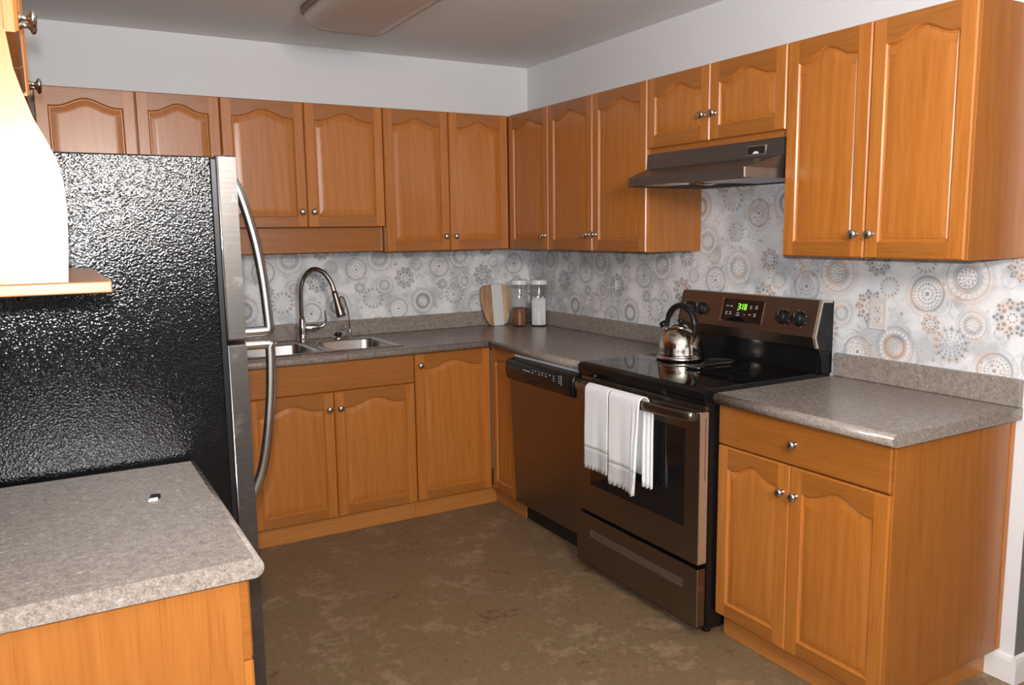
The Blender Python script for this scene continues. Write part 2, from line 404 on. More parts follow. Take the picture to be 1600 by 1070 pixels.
def door(parent, O, side, w, h, kn=None, t=.019, s=.047, peak=.042, sh=.078, name='door', flat=False):
    """raised panel door with an arched top rail; O is the lower left corner of its back face"""
    P, N = frame3(O, side); m = MB(W_V, W_H); bm = m.bm
    if flat:
        o0 = [(0, 0), (w, 0), (w, h), (0, h)]; i3 = inset(o0, .004)
        L = [[P(u, v, 0) for u, v in o0], [P(u, v, t-.004) for u, v in o0], [P(u, v, t) for u, v in i3]]
        V = m.loops(L, 1, False, True, True, True)
        o = m.build(name, parent)
        if kn: knob(o, P(kn[0], kn[1], t), N)
        return o
    cache = {}
    def vt(u, v, d):
        k = (round(u, 5), round(v, 5), round(d, 5))
        if k not in cache: cache[k] = bm.verts.new(P(u, v, d))
        return cache[k]
    rb = s+.004; n = 24; vs = h - sh; e = .004
    def av(x):
        q = (x-.5)*2; q = abs(q)/.90
        if q >= 1: return vs
        f = .5+.5*math.cos(PI*q); return vs + (sh-peak)*f**1.25
    topu = [s + (w-2*s)*i/n for i in range(n+1)]; top = [(u, av(i/n)) for i, u in enumerate(topu)]
    def oc(u, v):    # outer edge points pulled in for the eased edge
        return (min(max(u, e), w-e), min(max(v, e), h-e))
    F_ = lambda pts, mi: m.quadface([vt(*oc(*p), t) if p in outer else vt(*p, t) for p in pts], mi)
    outer = {(0, 0), (s, 0), (w-s, 0), (w, 0), (w, h), (w-s, h), (s, h), (0, h)} | {(u, h) for u in topu}
    W = w-s
    F_([(0, 0), (s, 0), (s, rb), (s, vs), (s, h), (0, h)], 0)
    F_([(W, 0), (w, 0), (w, h), (W, h), (W, vs), (W, rb)], 0)
    F_([(s, 0), (W, 0), (W, rb), (s, rb)], 1)
    tp = [(s, vs)] + top[1:-1] + [(W, vs)]
    uu = [s] + topu[1:-1] + [W]
    for i in range(n): F_([tp[i], tp[i+1], (uu[i+1], h), (uu[i], h)], 1)
    # eased outer edge, sides
    loop = [(0, 0), (s, 0), (W, 0), (w, 0), (w, h)] + [(u, h) for u in uu[::-1]] + [(0, h)]
    A = [vt(*oc(*p), t) for p in loop]; B = [vt(*p, t-.005) for p in loop]; D = [vt(*p, 0) for p in loop]
    for X, Y in ((A, B), (B, D)):
        for i in range(len(loop)): m.quadface([X[i], X[(i+1) % len(loop)], Y[(i+1) % len(loop)], Y[i]], 0)
    m.quadface(D[::-1], 0)
    op = [(s, rb), (W, rb), (W, vs)] + top[1:-1][::-1] + [(s, vs)]
    L = [(op, t), (inset(op, .004), t-.0045), (inset(op, .006), t-.010), (inset(op, .010), t-.010), (inset(op, .013), t-.0078), (inset(op, .030), t-.0052), (inset(op, .038), t-.0046)]
    R = [[vt(u, v, d) for u, v in l] for l, d in L]
    for X, Y in zip(R, R[1:]):
        for i in range(len(op)): m.quadface([X[i], X[(i+1) % len(op)], Y[(i+1) % len(op)], Y[i]], 0)
    m.quadface(R[-1], 0)
    o = m.build(name, parent)
    if kn: knob(o, P(kn[0], kn[1], t), N)
    return o

ZB, ZS, ZT = 1.383, 1.516, 2.124
UP = 'wooden wall cabinets'; LO = 'wooden floor cabinets'
D0 = .306     # carcass depth of the wall cabinets; door face at .325
def body(th, x0, x1, y0, y1, z0, z1, bev=.0015): return MB(W_P).box(x0, x1, y0, y1, z0, z1, bev).build('carcass', th)

# ---- back wall, uppers
g_ = .0018
def back_upper(x0, x1, z0, label, splits, kz):
    t = thing('wall_cabinet', ((x0+x1)/2, -.15, z0), label, 'cabinet', UP)
    body(t, x0+.0005, x1-.0005, -D0, -.0005, z0, ZT)
    for (a, b, kside) in splits:
        w_ = b-a-2*g_; k = None
        if kside: k = ((w_-.028) if kside == 'r' else .028, kz - z0)
        door(t, (a+g_, -D0, z0+.001), 'back', w_, ZT-z0-.003, k)
    return t
back_upper(-1.067, -.3265, ZB, 'tall oak wall cabinet left of the room corner, above the cutting board', [(-1.067, -.694, 'r'), (-.694, -.3265, 'l')], 1.460)
back_upper(-1.87, -1.068, ZS, 'shorter oak wall cabinet over the sink with a valance below', [(-1.87, -1.477, 'r'), (-1.477, -1.068, 'l')], 1.592)
back_upper(-2.62, -1.871, ZB, 'oak wall cabinet rising behind the top of the fridge', [(-2.62, -2.229, 'r'), (-2.229, -1.871, 'l')], 1.46)
v = MB(W_H); v.box(-1.868, -1.069, -.270, -.252, 1.389, ZS-.001, .001)
tag(v.build('valance'), 'plain oak valance board under the short cabinet over the sink', 'valance')

# ---- right wall, uppers
def right_upper(y0, y1, z0, label, splits, kz, ztop=ZT, loff=.001):
    t = thing('wall_cabinet', (-.15, (y0+y1)/2, z0), label, 'cabinet', UP)
    body(t, -D0, -.0005, y1+.0005, y0-.0005, z0, ztop)
    for (a, b, kside) in splits:      # a nearer the corner (larger y)
        w_ = a-b-2*g_; k = ((w_-.028) if kside == 'r' else .028, kz-z0)
        door(t, (-D0, a-g_, z0+loff), 'right', w_, ztop-z0-loff-.002, k)
    return t
t = thing('wall_cabinet', (-.15, -.37, ZB), 'single-door oak wall cabinet in the room corner over the glass jars', 'cabinet', UP)
body(t, -D0, -.0005, -.7365, -.0005, ZB, ZT)
door(t, (-D0, -.3265, ZB+.001), 'right', .4085, ZT-ZB-.003, (.4085-.028, 1.458-ZB))
right_upper(-.737, -1.538, ZB, 'two-door tall oak wall cabinet just left of the range hood', [(-.737, -1.132, 'r'), (-1.132, -1.538, 'l')], 1.462)
right_upper(-1.540, -2.302, 1.806, 'short two-door oak wall cabinet directly above the range hood', [(-1.540, -1.922, 'r'), (-1.922, -2.302, 'l')], 1.906, loff=.024)
right_upper(-2.304, -2.975, ZB, 'largest-looking oak wall cabinet, right of the range hood with bare end panel', [(-2.304, -2.640, 'r'), (-2.640, -2.975, 'l')], 1.460)

# ---- left wall, uppers
def left_upper(y0, y1, z0, label, splits, kz, face=.326):
    t = thing('wall_cabinet', (XL+.15, (y0+y1)/2, z0), label, 'cabinet', UP)
    body(t, XL+.0005, XL+face, y0+.0005, y1-.0005, z0, ZT)
    for (a, b, kside) in splits:
        w_ = b-a-2*g_; k = ((w_-.028) if kside == 'r' else .028, kz-z0)
        door(t, (XL+face, a+g_, z0+.001), 'left', w_, ZT-z0-.003, k)
    return t
left_upper(-2.20, -1.40, 1.80, 'oak wall cabinet on the left wall above the fridge, seen edge-on', [(-2.20, -1.80, 'r'), (-1.80, -1.40, 'l')], 1.885)
left_upper(-1.398, -.330, ZB, 'oak wall cabinet on the left wall beyond the fridge near the far corner', [(-1.398, -.87, 'r'), (-.87, -.345, 'l')], 1.46)
# microwave shelf cabinet, nearest at the left
t = thing('shelf_cabinet', (XL+.17, -2.54, 1.395), 'brightly lit oak cabinet with curved side and projecting bottom shelf, nearest at left', 'cabinet', UP)
XF = -2.655
body(t, XL+.0005, XF-.001, -2.852, -2.222, 1.80, ZT)
prof = [(XL, 1.4145)] + [(-2.600, 1.4145), (-2.596, 1.47), (-2.593, 1.53), (-2.595, 1.575), (-2.602, 1.61), (-2.614, 1.640), (-2.628, 1.67), (-2.640, 1.71), (-2.649, 1.745), (XF, 1.80), (XF-.017, 1.82), (XF-.0195, ZT), (XL, ZT)]
for y in (-2.870, -2.221):
    m = MB(W_V); m.poly_prism(prof, y, y+.017, 1); m.build('side_panel', t)
m = MB(W_H); m.box(XL+.0005, -2.537, -2.872, -2.203, 1.395, 1.4140, .002); m.build('bottom_shelf', t)
for a, b, ks in ((-2.851, -2.537, 'r'), (-2.537, -2.223, 'l')):
    w_ = b-a-2*g_; door(t, (XF-.001, a+g_, 1.802), 'left', w_, ZT-1.806, ((w_-.028) if ks == 'r' else .028, .085))

# ---- lower cabinets
ZL = .875; TK = .100; FB = .596   # carcass top, toe height, carcass front (door face .615)
def toe(parent, x0, x1, y0, y1): return MB(W_T).box(x0, x1, y0, y1, .001, TK-.001, .001).build('toe_board', parent)
DB = TK+.002
# sink cabinet
t = thing('floor_cabinet', (-1.47, -.3, 0), 'oak floor cabinet under the sink with false drawer front', 'cabinet', LO)
body(t, -1.892, -1.0535, -FB, -.58, TK, ZL); MB(W_P).box(-1.892, -1.876, -.58, -.001, TK, ZL).build('side_panel', t); MB(W_P).box(-1.070, -1.0535, -.58, -.001, TK, ZL).build('side_panel', t)
door(t, (-1.890, -FB, .731), 'back', .834, .143, None, flat=True, name='drawer_front')
door(t, (-1.890, -FB, DB), 'back', .4125, .624, (.4125-.026, .545))
door(t, (-1.4745, -FB, DB), 'back', .4185, .624, (.026, .545))
toe(t, -1.892, -1.0535, -.566, -.55)
t = thing('floor_cabinet', (-.83, -.3, 0), 'full-height single-door oak floor cabinet right of the sink cabinet', 'cabinet', LO)
body(t, -1.0525, -.618, -FB, -.001, TK, ZL)
door(t, (-1.0505, -FB, DB), 'back', .4325, .773, (.026, .714))
toe(t, -1.0525, -.567, -.566, -.55)
t = thing('floor_cabinet', (-2.4, -.3, 0), 'oak floor cabinet left of the sink, hidden behind the fridge', 'cabinet', LO)
body(t, XL+.001, -1.893, -FB, -.001, TK, ZL); door(t, (-2.40, -FB, DB), 'back', .505, .773, (.48, .714)); toe(t, XL+.001, -1.893, -.566, -.55)
# corner strip on the right run
t = thing('floor_cabinet', (-.3, -.75, 0), 'narrow oak floor cabinet between the inner corner and the dishwasher', 'cabinet', LO)
body(t, -FB, -.001, -.882, -.600, TK, ZL)
door(t, (-FB, -.6175, DB), 'right', .2625, .773, None, s=.045, peak=.05, sh=.07)
toe(t, -.566, -.55, -.884, -.552)
# right base cabinet
t = thing('floor_cabinet', (-.3, -2.64, 0), 'oak floor cabinet right of the stove with one drawer and two doors', 'cabinet', LO)
body(t, -FB, -.001, -2.972, -2.3035, TK, ZL)
m = MB(W_P); m.box(-FB-.001, -.022, -2.981, -2.972, TK-.003, ZL, .001); m.build('side_panel', t)
m = MB(W_V); m.box(-.0215, -.001, -2.9845, -2.960, TK+.0, ZL, .002); m.build('back_strip', t)
door(t, (-FB, -2.3050, .733), 'right', .674, .139, (.337, .070), flat=True, name='drawer')
door(t, (-FB, -2.3050, DB-.004), 'right', .3195, .629, (.3195-.026, .537))
door(t, (-FB, -2.6265, DB-.004), 'right', .3525, .629, (.026, .537))
MB(W_T).box(-.566, -.001, -2.944, -2.3035, .001, TK-.001, .001).build('toe_board', t)
# left base cabinet (nearest)
t = thing('floor_cabinet', (-2.66, -2.57, 0), 'nearest oak floor cabinet at lower left, plain end panel under grey counter', 'cabinet', LO)
XFB = -2.374
body(t, XL+.001, XFB, -2.905, -2.215, TK, ZL)
m = MB(W_P); m.box(XL+.001, XFB+.001, -2.912, -2.905, TK, ZL, .001); m.build('side_panel', t)
door(t, (XFB, -2.908, .715), 'left', .69, .157, (.345, .078), flat=True, name='drawer')
door(t, (XFB, -2.908, DB), 'left', .343, .609, (.343-.026, .53)); door(t, (XFB, -2.561, DB), 'left', .343, .609, (.026, .53))
MB(W_T).box(XL+.001, XFB-.05, -2.905, -2.215, .001, TK-.001, .001).build('toe_board', t)

# ------------------------------------------------------------------ countertops
ZK = .914; TH = .038
def nose(m, p, q, out):     # rounded front edge from p to q, bulging towards out
    p, q, out = Vector(p), Vector(q), Vector(out); r = TH/2
    L = []
    for e in (p, q): L.append([e + out*math.cos(a)*r*.9 + Vector((0, 0, r*math.sin(a))) for a in [PI/2 - PI*i/10 for i in range(11)]])
    V = m.loops(L, 0, True, closed=False)
    m.quadface(V[0]); m.quadface(V[1][::-1])
ctr = MB(COUNTER); zc = ZK-TH/2; NF = .628
GX = [XL+.001, -1.862, -1.088, -NF, -.001]; GY = [-1.5185, -NF, -.545, -.095, -.001]
def solid(i, j):
    if not (0 <= i < 4 and 0 <= j < 4): return False
    if j == 0: return i == 3
    return not (i == 1 and j == 2)
for i in range(4):
    for j in range(4):
        if not solid(i, j): continue
        x0, x1, y0, y1 = GX[i], GX[i+1], GY[j], GY[j+1]; q = lambda x, y, z: ctr.bm.verts.new((x, y, z))
        for z in (ZK-TH, ZK): ctr.quadface([q(x0, y0, z), q(x1, y0, z), q(x1, y1, z), q(x0, y1, z)])
        for (di, dj, a, b) in ((-1, 0, (x0, y0), (x0, y1)), (1, 0, (x1, y0), (x1, y1)), (0, -1, (x0, y0), (x1, y0)), (0, 1, (x0, y1), (x1, y1))):
            if not solid(i+di, j+dj): ctr.quadface([q(*a, ZK-TH), q(*b, ZK-TH), q(*b, ZK), q(*a, ZK)])
nose(ctr, (XL+.001, -NF, zc), (-NF, -NF, zc), (0, -1, 0)); nose(ctr, (-NF, -NF, zc), (-NF, -1.5185, zc), (-1, 0, 0))
t = thing('countertop', (-1.0, -.4, ZK-TH), 'long grey speckled L-shaped countertop holding the sink and glass jars', 'countertop', 'grey countertops')
ctr.build('worktop', t)
def splash(a, b, z1, end=None):
    m = MB(COUNTER); m.box(a[0], b[0], a[1], b[1], ZK, z1, .006, seg=3); return m
m = splash((XL+.001, -.021), (-.001, -.001), 1.004); m.build('backsplash', t)
m = splash((-.021, -1.5185), (-.001, -.0215), 1.004); m.build('backsplash', t)
t = thing('countertop', (-.32, -2.65, ZK-TH), 'short grey speckled countertop right of the stove', 'countertop', 'grey countertops')
ctr = MB(COUNTER); ctr.box(-NF, -.001, -3.002, -2.3035, ZK-TH, ZK, 0); nose(ctr, (-NF, -2.3035, zc), (-NF, -3.002, zc), (-1, 0, 0)); ctr.build('worktop', t)
m = splash((-.021, -3.001), (-.001, -2.3045), 1.004); m.build('backsplash', t)
t = thing('countertop', (-2.65, -2.57, ZK-TH), 'nearest grey speckled countertop at lower left with pale cut edge', 'countertop', 'grey countertops')
ctr = MB(COUNTER); ctr.box(XL+.001, -2.349, -2.932, -2.205, ZK-TH, ZK, 0); nose(ctr, (-2.349, -2.932, zc), (-2.349, -2.205, zc), (1, 0, 0)); ctr.build('worktop', t)
m = MB(COUNTER); m.box(XL+.001, XL+.021, -2.931, -2.206, ZK, 1.004, .006); m.build('backsplash', t)

# ------------------------------------------------------------------ sink
def rrect(cx, cy, hx, hy, r, k=5):
    out = []
    for sx, sy, a0 in ((1, 1, 0), (-1, 1, PI/2), (-1, -1, PI), (1, -1, 3*PI/2)):
        for i in range(k+1):
            a = a0 + PI/2*i/k; out.append((cx + sx*(hx-r) + r*math.cos(a), cy + sy*(hy-r) + r*math.sin(a)))
    return out
sk = thing('kitchen_sink', (-1.475, -.32, ZK), 'double-bowl stainless steel sink set in the back countertop', 'sink')
m = MB(STEEL); z0 = ZK+.0036
halves = [((-1.475, -1.080), (-1.440, -1.112)), ((-1.870, -1.475), (-1.838, -1.510))]
YS0, YS1 = -.560, -.070
for (ox0, ox1), (bx0, bx1) in halves:
    ocx, ohx = (ox0+ox1)/2, (ox1-ox0)/2; bcx, bhx = (bx0+bx1)/2, (bx1-bx0)/2; bcy, bhy = (-.530-.165)/2, (.530-.165)/2
    ocy, ohy = (YS0+YS1)/2, (YS1-YS0)/2
    Ls = [[Vector((x, y, z0-.003)) for x, y in rrect(ocx, ocy, ohx, ohy, .012)], [Vector((x, y, z0)) for x, y in rrect(ocx, ocy, ohx-.0015, ohy-.003, .012)]]
    for ins, dz, r in ((-.003, 0, .06), (0, -.002, .06), (.004, -.010, .058), (.008, -.12, .055), (.020, -.150, .05), (.05, -.160, .04)):
        Ls.append([Vector((x, y, z0+dz)) for x, y in rrect(bcx, bcy, bhx-ins, bhy-ins, r)])
    m.loops(Ls, 0, True, True, False, True)
m.build('basin', sk)
for x in (-1.276, -1.674):
    m = MB(CHROME); m.lathe([(.0, .003), (.028, .003), (.040, .0045), (.042, .001)], (x, -.35, z0-.1605), 20); m.build('drain', sk)

# ------------------------------------------------------------------ faucets
fx, fy, zf = -1.477, -.112, z0
t = thing('kitchen_faucet', (fx, fy, zf), 'tall chrome gooseneck pull-down faucet behind the sink', 'faucet')
m = MB(CHROME); m.lathe([(.031, 0), (.031, .006), (.026, .010), (.0255, .045), (.0245, .085), (.0185, .115), (.0155, .13)], (fx, fy, zf), 24); m.build('base', t)
Zt = zf+.125
path = [(fx, fy, Zt), (fx-.002, fy-.003, zf+.2), (fx+.001, fy-.008, zf+.285), (fx+.018, fy-.03, zf+.345), (fx+.055, fy-.065, zf+.382), (fx+.098, fy-.10, zf+.365), (fx+.128, fy-.122, zf+.315), (fx+.141, fy-.132, zf+.265)]
m = MB(CHROME); m.tube(smooth_path(path), .0135, 14); m.build('gooseneck', t)
a = Vector((fx+.141, fy-.132, zf+.265)); d = Vector((.20, -.17, -1)).normalized()
m = MB(STEEL_D); m.lathe([(.015, 0), (.0155, .01), (.0165, .04), (.021, .085), (.0245, .125), (.023, .133), (.012, .135)], a, 20, d=d); m.build('spray_head', t)
m = MB(CHROME); m.lathe([(.017, -.03), (.020, 0), (.020, .05), (.016, .062), (.009, .07)], (fx+.02, fy-.006, zf+.074), 18, d=(1, -.25, 0))
m.tube(smooth_path([(fx+.075, fy-.02, zf+.074), (fx+.105, fy-.026, zf+.080), (fx+.120, fy-.030, zf+.11), (fx+.118, fy-.03, zf+.16)]), [(.011-.00025*i) for i in range(25)], 10); m.build('lever', t)
gx, gy = -1.215, -.108
t = thing('filter_faucet', (gx, gy, zf), 'small slim chrome filtered-water faucet right of the main faucet', 'faucet')
m = MB(CHROME); m.lathe([(.018, 0), (.018, .004), (.011, .008), (.0105, .045), (.006, .055)], (gx, gy, zf), 18); m.build('base', t)
m = MB(CHROME); m.tube(smooth_path([(gx, gy, zf+.05), (gx-.003, gy, zf+.12), (gx-.018, gy-.008, zf+.185), (gx-.035, gy-.018, zf+.222), (gx-.054, gy-.030, zf+.228), (gx-.07, gy-.042, zf+.208)]), .0042, 10); m.build('spout', t)
m = MB(CHROME); m.tube([(gx, gy, zf+.035), (gx-.018, gy-.008, zf+.045), (gx-.035, gy-.014, zf+.072)], .006, 10); m.lathe([(0, -.009), (.008, -.005), (.009, 0), (.008, .005), (0, .009)], (gx-.037, gy-.015, zf+.076), 12)
m.tube([(gx-.030, gy-.012, zf+.066), (gx-.05, gy-.022, zf+.052)], .005, 8); m.build('lever', t)
t = thing('sink_stopper', (-1.285, -.118, zf), 'small black-topped silver stopper on the sink rim between the two faucets', 'stopper')
m = MB(STEEL); m.lathe([(.032, 0), (.033, .006), (.027, .014), (.018, .018)], (-1.285, -.118, zf), 20); m.build('rim', t)
m = MB(BLACK); m.lathe([(.017, .015), (.020, .022), (.021, .030), (.017, .034), (0, .035)], (-1.285, -.118, zf), 16); m.build('cap', t)
t = MB(CHROME); t.lathe([(.016, 0), (.016, .004), (.010, .009), (.0, .010)], (-1.62, -.115, zf), 16)
tag(t.build('sink_hole_cover'), 'small round chrome cap on the sink rim left of the faucet', 'cap')

# ------------------------------------------------------------------ dishwasher (door leaning slightly open)
t = thing('dishwasher', (-.3, -1.19, 0), 'stainless dishwasher with black control panel, door slightly ajar', 'dishwasher')
Y0, Y1 = -.887, -1.497
MB(WHITE_STEEL, BLACK_M).box(-.590, -.02, Y1, Y0, .10, .868, .002).build('tub', t)
m = MB(BLACK_M); m.box(-.560, -.02, Y1, Y0, .004, .10); m.build('toe_kick', t)
m = MB(WHITE_STEEL); m.box(-.627, -.58, Y1+.004, Y0-.004, .862, .8745, .001); m.build('top_strip', t)
def lean(z): return -.627 - (z-.112)*.046
m = MB(STEEL_D)
def slab(m, z0_, z1_, f0, th_, y0, y1, mi=0):
    L = []
    for z in (z0_, z1_):
        x = lean(z)
        L.append([Vector((x-f0, y0, z)), Vector((x-f0, y1, z)), Vector((x+th_, y1, z)), Vector((x+th_, y0, z))])
    m.loops(L, mi, False, True, True, True)
slab(m, .112, .765, 0, .028, Y1+.004, Y0-.003); dr = m.build('door', t)
m = MB(WHITE_STEEL); L = []
slab(m, .113, .764, .0006, .0, Y1+.0035, Y1+.006); m.build('edge_trim', t)
# control panel: bulging black with rounded ends
m = MB(BLACK); Ls = []
pr = [(.03, .758), (-.012, .757), (-.026, .768), (-.033, .80), (-.030, .840), (-.018, .858), (.03, .860)]
for i, (y, k) in enumerate([(Y0-.001, .25), (Y0-.004, .55), (Y0-.012, .85), (Y0-.03, 1), (Y1+.03, 1), (Y1+.010, .92), (Y1+.003, .7)]):
    zc_ = .8085; Ls.append([Vector((lean(.80) + (x if x > 0 else x*k), y, zc_ + (z-zc_)*(.72+.28*k if x < .03 else 1))) for x, z in pr])
m.loops(Ls, 0, True, True, True, True); m.mats.append(GREYMARK)
def onp(y, z): return Vector((lean(.80)-.0335, y, z))
def dash(m, y, z, w_, h_, x=None, mi=1):
    X = onp(y, z).x if x is None else x
    m.box(X-.0007, X+.001, y-w_/2, y+w_/2, z-h_/2, z+h_/2, mi=mi)
for i in range(7): dash(m, -1.085-.0095*i, .828-.0004*i, .0065 if i % 3 else .004, .006 if i % 2 else .004)
for i, (y, n) in enumerate([(1.168, 2), (1.195, 1), (1.225, 2), (1.253, 2), (1.285, 2), (1.318, 1), (1.350, 3)]):
    for k in range(n): dash(m, -y, .836-.011*k, .008+.004*((i+k) % 2), .004)
for k in range(4): dash(m, -1.395, .842-.010*k, .012, .003)
dash(m, -1.412, .826, .0018, .045)
pn = m.build('control_panel', t)
m = MB(BLACK_M); m.box(lean(.77)-.0335, lean(.77)-.02, -1.20, -1.115, .768, .780, .002); m.build('latch_grip', pn)

# ------------------------------------------------------------------ stove
Y0, Y1 = -1.524, -2.298; YM = (Y0+Y1)/2
st = thing('stove', (-.35, YM, 0), 'freestanding dark stainless electric stove with black glass top', 'stove')
m = MB(BLACK_E); m.box(-.648, -.03, Y1+.002, Y0-.002, .035, .895, .002); m.build('body', st)
m = MB(BLACK_E, BLACK_G)
prf = [(-.655, .868), (-.672, .874), (-.678, .895), (-.676, .915), (-.664, .9245), (-.03, .9245), (-.03, .868)]
m.poly_prism(prf, Y1, Y0, 1, 0); ck = m.build('cooktop_frame', st)
m = MB(BLACK_G); m.box(-.655, -.100, Y1+.012, Y0-.012, .9235, .9265, .001); gl = m.build('glass_top', st)
for cx_, cy_, r_ in ((-.50, -1.70, .105), (-.50, -2.10, .115), (-.24, -1.72, .085), (-.24, -2.11, .09)):
    m = MB(plain('burner_ring', (.05, .05, .052), .25) if 'BR' not in globals() else BR)
    BR = m.mats[0]
    for rr in (r_, r_-.012):
        m.loops([[Vector((cx_+q*math.cos(a), cy_+q*math.sin(a), .92665)) for a in [2*PI*i/48 for i in range(48)]] for q in (rr, rr-.0015)], 0, False)
    m.build('burner_mark', gl)
m = MB(plain('side_seam', (.40, .37, .33), .4)); m.box(-.640, -.06, Y0+.0005, Y0+.0045, .915, .9205, .0008); m.build('gap_trim', st)
# back guard
bg = MB(STEEL_D)
bg.poly_prism([(-.032, 1.206), (-.088, 1.208), (-.122, 1.068), (-.108, 1.026), (-.090, 1.030), (-.032, 1.040)], Y1+.010, Y0-.010, 1); bgo = bg.build('back_guard', st)
for ya, yb in ((Y1, Y1+.010), (Y0-.010, Y0)):
    m = MB(BLACK_E); m.poly_prism([(-.022, 1.204), (-.086, 1.204), (-.119, 1.068), (-.105, 1.028), (-.085, .985), (-.075, .9245), (-.022, .9245)], ya, yb, 1); m.build('end_cap', bgo)
m = MB(plain('edge_steel', (.62, .54, .44), .3, .8)); m.poly_prism([(-.030, 1.2062), (-.0885, 1.2095), (-.1245, 1.068), (-.1095, 1.0245), (-.1015, 1.028), (-.1155, 1.068), (-.082, 1.200), (-.030, 1.197)], Y1-.0008, Y1+.0115, 1); m.build('edge_band', bgo)
m = MB(BLACK_E); m.box(-.092, -.022, Y1+.010, Y0-.010, .9245, 1.040, .002); m.build('back_riser', st)
def bgp(y, z, off=0):    # a point on the tilted guard face
    k = (1.208-z)/.140; n = Vector((-.972, 0, .236)); return Vector((-.088-.034*k, y, z)) + n*off
def bgbox(m, y0, y1, z0_, z1_, th_, mi=0, base=0.0):
    L = [[bgp(y0, z0_, q), bgp(y1, z0_, q), bgp(y1, z1_, q), bgp(y0, z1_, q)] for q in (base-.002, base+th_)]
    m.loops(L, mi, False, True, True, True)
m = MB(BLACK_G, GREYMARK); bgbox(m, -2.022, -1.794, 1.093, 1.186, .003); DPM = m
for (y, z, w_) in ((1.822, 1.155, .014), (1.845, 1.155, .014), (1.822, 1.130, .010), (1.822, 1.122, .012), (1.845, 1.130, .010), (1.845, 1.122, .012), (1.885, 1.139, .008), (1.888, 1.128, .014), (1.888, 1.119, .018), (1.955, 1.160, .012), (1.955, 1.152, .010), (1.985, 1.162, .012), (1.985, 1.154, .014), (1.925, 1.124, .006), (1.955, 1.126, .012), (1.982, 1.130, .010), (1.982, 1.122, .012)):
    bgbox(DPM, -y+w_/2, -y-w_/2, z-.0018, z+.0018, .0006, 1, base=.0035)
dp = DPM.build('display_panel', bgo)
m = MB(CHROME); bgbox(m, -1.7945, -1.790, 1.092, 1.187, .0045); m.build('display_edge', bgo)
GREEN = G('green_digits'); GREEN.col((.05, .3, .02)).set(Emission_Color=(.30, 1.0, .06, 1), Emission_Strength=1.4); GREEN = GREEN.m
SEG = {'3': 'abgcd', '1': 'bc', '8': 'abcdefg'}
m = MB(GREEN)
def digit(ch, yl, zt_, w_=.0125, h_=.024, t_=.0030):
    B = {'a': (0, 0, w_, t_), 'g': (0, h_/2-t_/2, w_, t_), 'd': (0, h_-t_, w_, t_), 'f': (0, 0, t_, h_/2), 'b': (w_-t_, 0, t_, h_/2), 'e': (0, h_/2, t_, h_/2), 'c': (w_-t_, h_/2, t_, h_/2)}
    for k in SEG[ch]:
        a_, b_, c2, d2 = B[k]; bgbox(m, yl-a_, yl-a_-c2, zt_-b_-d2, zt_-b_, .0006, base=.0035)
digit('3', -1.883, 1.168); digit('1', -1.898, 1.168); digit('8', -1.918, 1.168)
bgbox(m, -1.9015, -1.899, 1.161, 1.164, .0006, base=.0035); bgbox(m, -1.9015, -1.899, 1.149, 1.152, .0006, base=.0035)
m.build('clock_digits', dp)
nrm = Vector((-.972, 0, .236))
for y in (-1.592, -1.668, -2.128, -2.208):
    m = MB(BLACK, CHROME, GREYMARK); p = bgp(y, 1.132)
    m.lathe([(.029, -.001), (.029, .003), (.025, .006), (.024, .020), (.022, .024), (0, .025)], p, 24, d=nrm)
    a_ = p + nrm*.022; up_ = Vector((.236, 0, .972))
    R = Matrix((Vector((0, 1, 0)), nrm, up_)).transposed().to_4x4(); R.translation = a_
    m.box(-.0055, .0055, 0, .013, -.022, .022, .002, 0, M=R); m.box(-.0012, .0012, .0125, .014, .002, .021, 0, 1, M=R)
    R.translation = p
    for k in range(7):
        an = PI*(.15+.7*k/6)*2 - .35*PI; q = Vector((math.cos(an)*.0335, 0, math.sin(an)*.0335)); m.box(q.x-.0022, q.x+.0022, 0, .0006, q.z-.0010, q.z+.0010, 0, 2, M=R)
    m.build('burner_knob', bgo)
# vent trim above the door
m = MB(STEEL_D, BLACK_M); m.box(-.664, -.640, Y1+.006, Y0-.006, .850, .868, .002)
for k in range(5):
    y = -1.60-.10*k; m.box(-.6655, -.655, y-.075, y-.01, .855, .861, 0, 1)
m.build('vent_strip', st)
# oven door
m = MB(STEEL_D); m.box(-.690, -.650, Y1+.006, Y0-.006, .285, .850, .004, seg=3); od = m.build('oven_door', st)
m = MB(BLACK_G); m.box(-.6915, -.686, -2.216, -1.634, .411, .775, .0015); m.build('window', od)
m = MB(plain('edge_steel2', (.60, .50, .40), .3, .8), BLACK_M); m.box(-.689, -.652, Y1+.0040, Y1+.0062, .290, .846, 0)
for k in range(26): m.box(-.668, -.663, Y1+.0035, Y1+.0045, .60+.0088*k, .6045+.0088*k, 0, 1)
m.build('edge_trim', od)
hz = .832
m = MB(STEEL); P_ = [(-.700, -1.560, hz), (-.716, -1.570, hz), (-.728, -1.62, hz), (-.734, -1.75, hz), (-.737, YM, hz), (-.734, -2.07, hz), (-.728, -2.20, hz), (-.716, -2.262, hz), (-.700, -2.272, hz)]
m.tube(smooth_path(P_, 5), [(.009, .019)]*41, 16, flat=(1, 0, 0))
for y in (-1.566, -2.266): m.box(-.715, -.688, y-.016, y+.016, hz-.016, hz+.016, .005)
hd = m.build('handle', od); hd.data.materials[0] = STEEL_D
